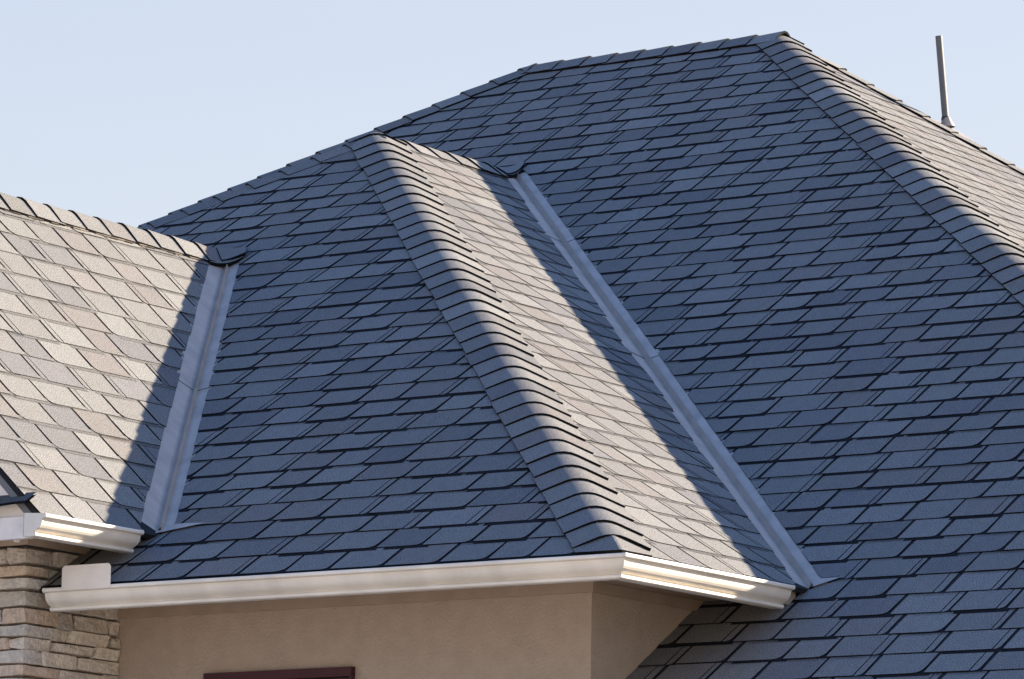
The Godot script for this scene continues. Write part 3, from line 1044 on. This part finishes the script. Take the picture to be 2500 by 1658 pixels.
# eave boards and the small shingled return at the foot of the gable
func build_return(wing: Node3D) -> void:
	var white := lin(0.82, 0.77, 0.71)
	var brown := lin(0.46, 0.36, 0.27)
	var yt := Y_E - 0.03
	var yb := Y_E - 0.134
	var fascia := MB.new()
	fascia.box(Vector3(X_E - 2.2, yb, Z_EF - 0.03), Vector3(X_E - 0.031, yt, Z_EF + 0.004), white)
	part("fascia_board", fascia, mats.trim, wing)
	var side := MB.new()
	side.box(Vector3(X_E - 0.05, yb + 0.03, -0.36), Vector3(X_E - 0.0315, yt + 0.02, Z_EF - 0.031), brown)
	side.box(Vector3(X_STONE - 0.05, yb + 0.064, -0.7), Vector3(X_E - 0.052, yb + 0.076, Z_EF - 0.0315), brown)
	side.box(Vector3(X_E - 2.2, yb + 0.0645, Z_STONE - 0.1), Vector3(X_STONE - 0.06, yb + 0.0765, Z_EF - 0.0312), brown)
	part("soffit", side, mats.trim, wing)
	var fz := MB.new()
	fz.box(Vector3(X_E - 2.2, yb + 0.020, Z_STONE + 0.014), Vector3(X_STONE + 0.028, yb + 0.063, Z_STONE + 0.030), brown)
	fz.box(Vector3(X_STONE + 0.014, yb + 0.0195, -0.72), Vector3(X_STONE + 0.030, yb + 0.0632, Z_STONE + 0.0135), brown)
	part("frieze_board", fz, mats.trim, wing)
	# gable wall and rake
	var gz := Z_STONE - 0.02
	var gb := MB.new()
	var yr := Y_E + M_E * E_HALF
	var a := Vector3(X_E - 2.0 * E_HALF + 0.2, Y_E - 0.05, gz); var b := Vector3(X_E - 0.2, Y_E - 0.05, gz); var c := Vector3(X_E - E_HALF, yr - 0.15, gz)
	gb.tri(a, b, c, Vector3(0, 0, 1), white, white, white)
	gb.tri(a - Vector3(0, 0, 0.1), b - Vector3(0, 0, 0.1), c - Vector3(0, 0, 0.1), Vector3(0, 0, -1), white, white, white)
	part("gable_wall", gb, mats.trim, wing)
	var rake := MB.new()
	var drip := MB.new()
	var dn := Vector3(-M_E, -1, 0).normalized()
	var e0 := Vector3(X_E + 0.0, Y_E, 0); var e1 := Vector3(X_E - E_HALF, yr, 0)
	for lay_ in [[0.028, 0.060, Z_EF - 0.004, lin(0.16, 0.165, 0.18), drip], [0.058, 0.20, Z_EF - 0.022, white, rake]]:
		var p0: Vector3 = e0 + dn * lay_[0]; var p1: Vector3 = e1 + dn * lay_[0]
		var q0: Vector3 = e0 + dn * lay_[1]; var q1: Vector3 = e1 + dn * lay_[1]
		var zf: float = lay_[2]
		var m: MB = lay_[4]
		var zo := Vector3(0, 0, zf); var zi := Vector3(0, 0, zf - 0.03)
		m.quad(p0 + zo, p1 + zo, q1 + zo, q0 + zo, Vector3(0, 0, 1), lay_[3])
		m.quad(p0 + zi, p1 + zi, q1 + zi, q0 + zi, Vector3(0, 0, -1), lay_[3])
		m.quad(q0 + zo, q1 + zo, q1 + zi, q0 + zi, dn, lay_[3])
		m.quad(p0 + zo, p1 + zo, p1 + zi, p0 + zi, -dn, lay_[3])
		m.quad(p0 + zo, q0 + zo, q0 + zi, p0 + zi, Vector3(1, -1, 0), lay_[3])
	part("drip_edge", drip, mats.trim, wing)
	part("rake_board", rake, mats.trim, wing)
	var rt := MB.new()
	var sh := lin(0.17, 0.168, 0.165)
	var n_ := 30
	for k in n_:
		var xa := lerpf(X_E - 2.2, X_E - 0.02, float(k) / n_)
		var xb := lerpf(X_E - 2.2, X_E - 0.02, float(k + 1) / n_)
		var wa := 0.006 * sin(k * 0.9); var wb := 0.006 * sin((k + 1) * 0.9)
		var fa := Vector3(xa, yt + 0.062 + wa, Z_EF + 0.045); var fb := Vector3(xb, yt + 0.062 + wb, Z_EF + 0.045)
		var ba := Vector3(xa, yt + 0.118, Z_EF - 0.03); var bb := Vector3(xb, yt + 0.118, Z_EF - 0.03)
		rt.quad(fa, fb, bb, ba, Vector3(0, 1, 0.7), sh)
		rt.quad(fa - Vector3(0, 0.012, 0), fb - Vector3(0, 0.012, 0), fb, fa, Vector3(0, 0, 1), BUTT)
		rt.quad(fa - Vector3(0, 0.012, 0), fb - Vector3(0, 0.012, 0), bb - Vector3(0, 0.014, 0), ba - Vector3(0, 0.014, 0), Vector3(0, -1, -0.7), BUTT)
	part("return_roof", rt, mats.granule, wing)

# ---- gutters ---------------------------------------------------------------------------------
func build_gutters() -> void:
	var bayg := thing("rain_gutter", "long cream gutter wrapping the front and right eaves of the stucco bay", "gutter", Vector3(0, -0.1, 0), "cream rain gutters")
	var left := Vector3(-3.217, 0, 0)
	part("front_run", gutter_run(left, Vector3(0, 0, 0), Vector3(0, 0, 1), 0.0, 1.0), mats.paint, bayg)
	part("side_run", gutter_run(Vector3(0, 0, 0), Vector3(0, 0, -1.335), Vector3(1, 0, 0), 1.0, 0.0), mats.paint, bayg)
	part("end_cap", end_cap(left, Vector3(0, 0, 1), Vector3(-1, 0, 0)), mats.paint, bayg)
	part("end_cap", end_cap(Vector3(0, 0, -1.335), Vector3(1, 0, 0), Vector3(0, 0, -1)), mats.paint, bayg)
	# joint strip over the mitre
	var st := MB.new()
	var pr := gutter_profile()
	for k in range(2, pr.size() - 2):
		var a: Vector2 = pr[k]; var b: Vector2 = pr[k + 1]
		var o := 0.0022
		for s in [0, 1]:
			var out := Vector3(0, 0, 1) if s == 0 else Vector3(1, 0, 0)
			var dir := Vector3(-1, 0, 0) if s == 0 else Vector3(0, 0, -1)
			var d2 := Vector3(1, 0, 0) if s == 0 else Vector3(0, 0, 1)
			var A := out * (a.x + o) + d2 * (a.x + o) + Vector3.UP * a.y
			var B := out * (b.x + o) + d2 * (b.x + o) + Vector3.UP * b.y
			st.quad(A, B, B + dir * 0.020, A + dir * 0.020, out + Vector3.UP * 0.2, lin(0.79, 0.73, 0.63))
	part("corner_joint", st, mats.paint, bayg)
	var sp := MB.new()
	var x0 := -3.10; var x1 := -2.803
	var y0 := -0.045; var y1 := 0.072
	var ch := 0.014
	var pts := [Vector2(x0, y0), Vector2(x1, y0), Vector2(x1, y1 - ch), Vector2(x1 - ch, y1), Vector2(x0 + ch, y1), Vector2(x0, y1 - ch)]
	var pp := PackedVector2Array()
	for p in pts: pp.append(p)
	var idx := Geometry2D.triangulate_polygon(pp)
	var col := lin(0.80, 0.735, 0.635)
	for k in range(0, idx.size(), 3):
		var t := []
		for j in 3: t.append(Vector3(pp[idx[k + j]].x, pp[idx[k + j]].y, 0.1055))
		sp.tri(t[0], t[1], t[2], Vector3(0, 0, 1), col, col, col)
		var b := Vector3(0, 0, -0.002)
		sp.tri(t[0] + b, t[1] + b, t[2] + b, Vector3(0, 0, -1), col, col, col)
	for k in 6:
		var p := pp[k]; var q := pp[(k + 1) % 6]
		sp.quad(Vector3(p.x, p.y, 0.1035), Vector3(q.x, q.y, 0.1035), Vector3(q.x, q.y, 0.1055), Vector3(p.x, p.y, 0.1055), Vector3(q.y - p.y, p.x - q.x, 0), col)
	# folded hem along its top
	sp.box(Vector3(x0 + ch, y1 - 0.010, 0.1057), Vector3(x1 - ch, y1 - 0.0005, 0.1072), col)
	part("splash_guard", sp, mats.paint, bayg)
	var wg := thing("rain_gutter", "short sunlit gutter on the right eave of the stone wing", "gutter", Vector3(X_E, Y_E - 0.1, 0), "cream rain gutters")
	var e := Vector3(X_E, Y_E, 0)
	part("run", gutter_run(e + Vector3(0, 0, Z_EF + 0.04), e + Vector3(0, 0, -0.212), Vector3(1, 0, 0), 0.0, 0.0), mats.paint, wg)
	part("end_cap", end_cap(e + Vector3(0, 0, Z_EF + 0.04), Vector3(1, 0, 0), Vector3(0, 0, 1)), mats.paint, wg)
	part("end_cap", end_cap(e + Vector3(0, 0, -0.212), Vector3(1, 0, 0), Vector3(0, 0, -1)), mats.paint, wg)

# ---- vent pipe -------------------------------------------------------------------------------
func tube(a: Vector3, b: Vector3, r0: float, r1: float, col: Color, mb: MB, sides := 24) -> void:
	var t := (b - a).normalized()
	var x := t.cross(Vector3(0, 0, 1)).normalized()
	var y := t.cross(x).normalized()
	for k in sides:
		var t0 := TAU * k / sides; var t1 := TAU * (k + 1) / sides
		var d0 := x * cos(t0) + y * sin(t0); var d1 := x * cos(t1) + y * sin(t1)
		mb.quadn([a + d0 * r0, a + d1 * r0, b + d1 * r1, b + d0 * r1], [d0, d1, d1, d0], col)

func build_vent_pipe() -> void:
	# foot found on the right slope of the main roof
	var mb_ := M_A / K_B
	var nb := Vector3(mb_, 1, 0).normalized()
	var foot := Vector3(-3.39, 0, -8.945)
	foot.y = M_A * (-Z_RIDGE - D_OFF) + mb_ * (X_R2 - foot.x)
	var pipe := thing("vent_pipe", "thin grey vent pipe standing near the far edge of the tall roof", "vent pipe", foot)
	var up := (Vector3.UP * 1.0 - cam_r * 0.085).normalized()
	var grey := lin(0.14, 0.138, 0.14)
	var body := MB.new()
	var r := 0.0225
	var ln := 0.61
	tube(foot, foot + up * ln, r, r, grey, body)
	tube(foot + up * ln, foot + up * (ln - 0.25), r * 0.86, r * 0.86, grey * 0.3, body)
	var x := up.cross(Vector3(0, 0, 1)).normalized(); var y := up.cross(x).normalized()
	for k in 24:
		var t0 := TAU * k / 24; var t1 := TAU * (k + 1) / 24
		var d0 := x * cos(t0) + y * sin(t0); var d1 := x * cos(t1) + y * sin(t1)
		var c := foot + up * ln
		body.quad(c + d0 * r, c + d1 * r, c + d1 * r * 0.86, c + d0 * r * 0.86, up, grey)
	part("pipe", body, mats.trim, pipe)
	var boot := MB.new()
	var bc := lin(0.30, 0.285, 0.275)
	tube(foot + nb * 0.012, foot + up * 0.065 + nb * 0.008, 0.050, 0.026, bc, boot)
	part("boot", boot, mats.trim, pipe)
	var col := MB.new()
	tube(foot + up * 0.06, foot + up * 0.082, 0.030, 0.025, lin(0.05, 0.05, 0.055), col)
	part("collar", col, mats.trim, pipe)
	var fl := MB.new()
	var fu := Vector3(0, 0, -1); var fv := Vector3(-1, mb_, 0).normalized()
	var c0 := foot + nb * 0.0165
	fl.quad(c0 - fu * 0.14 - fv * 0.15, c0 + fu * 0.14 - fv * 0.15, c0 + fu * 0.14 + fv * 0.12 - nb * 0.004, c0 - fu * 0.14 + fv * 0.12 - nb * 0.004, nb, bc * 0.8)
	part("flange", fl, mats.trim, pipe)
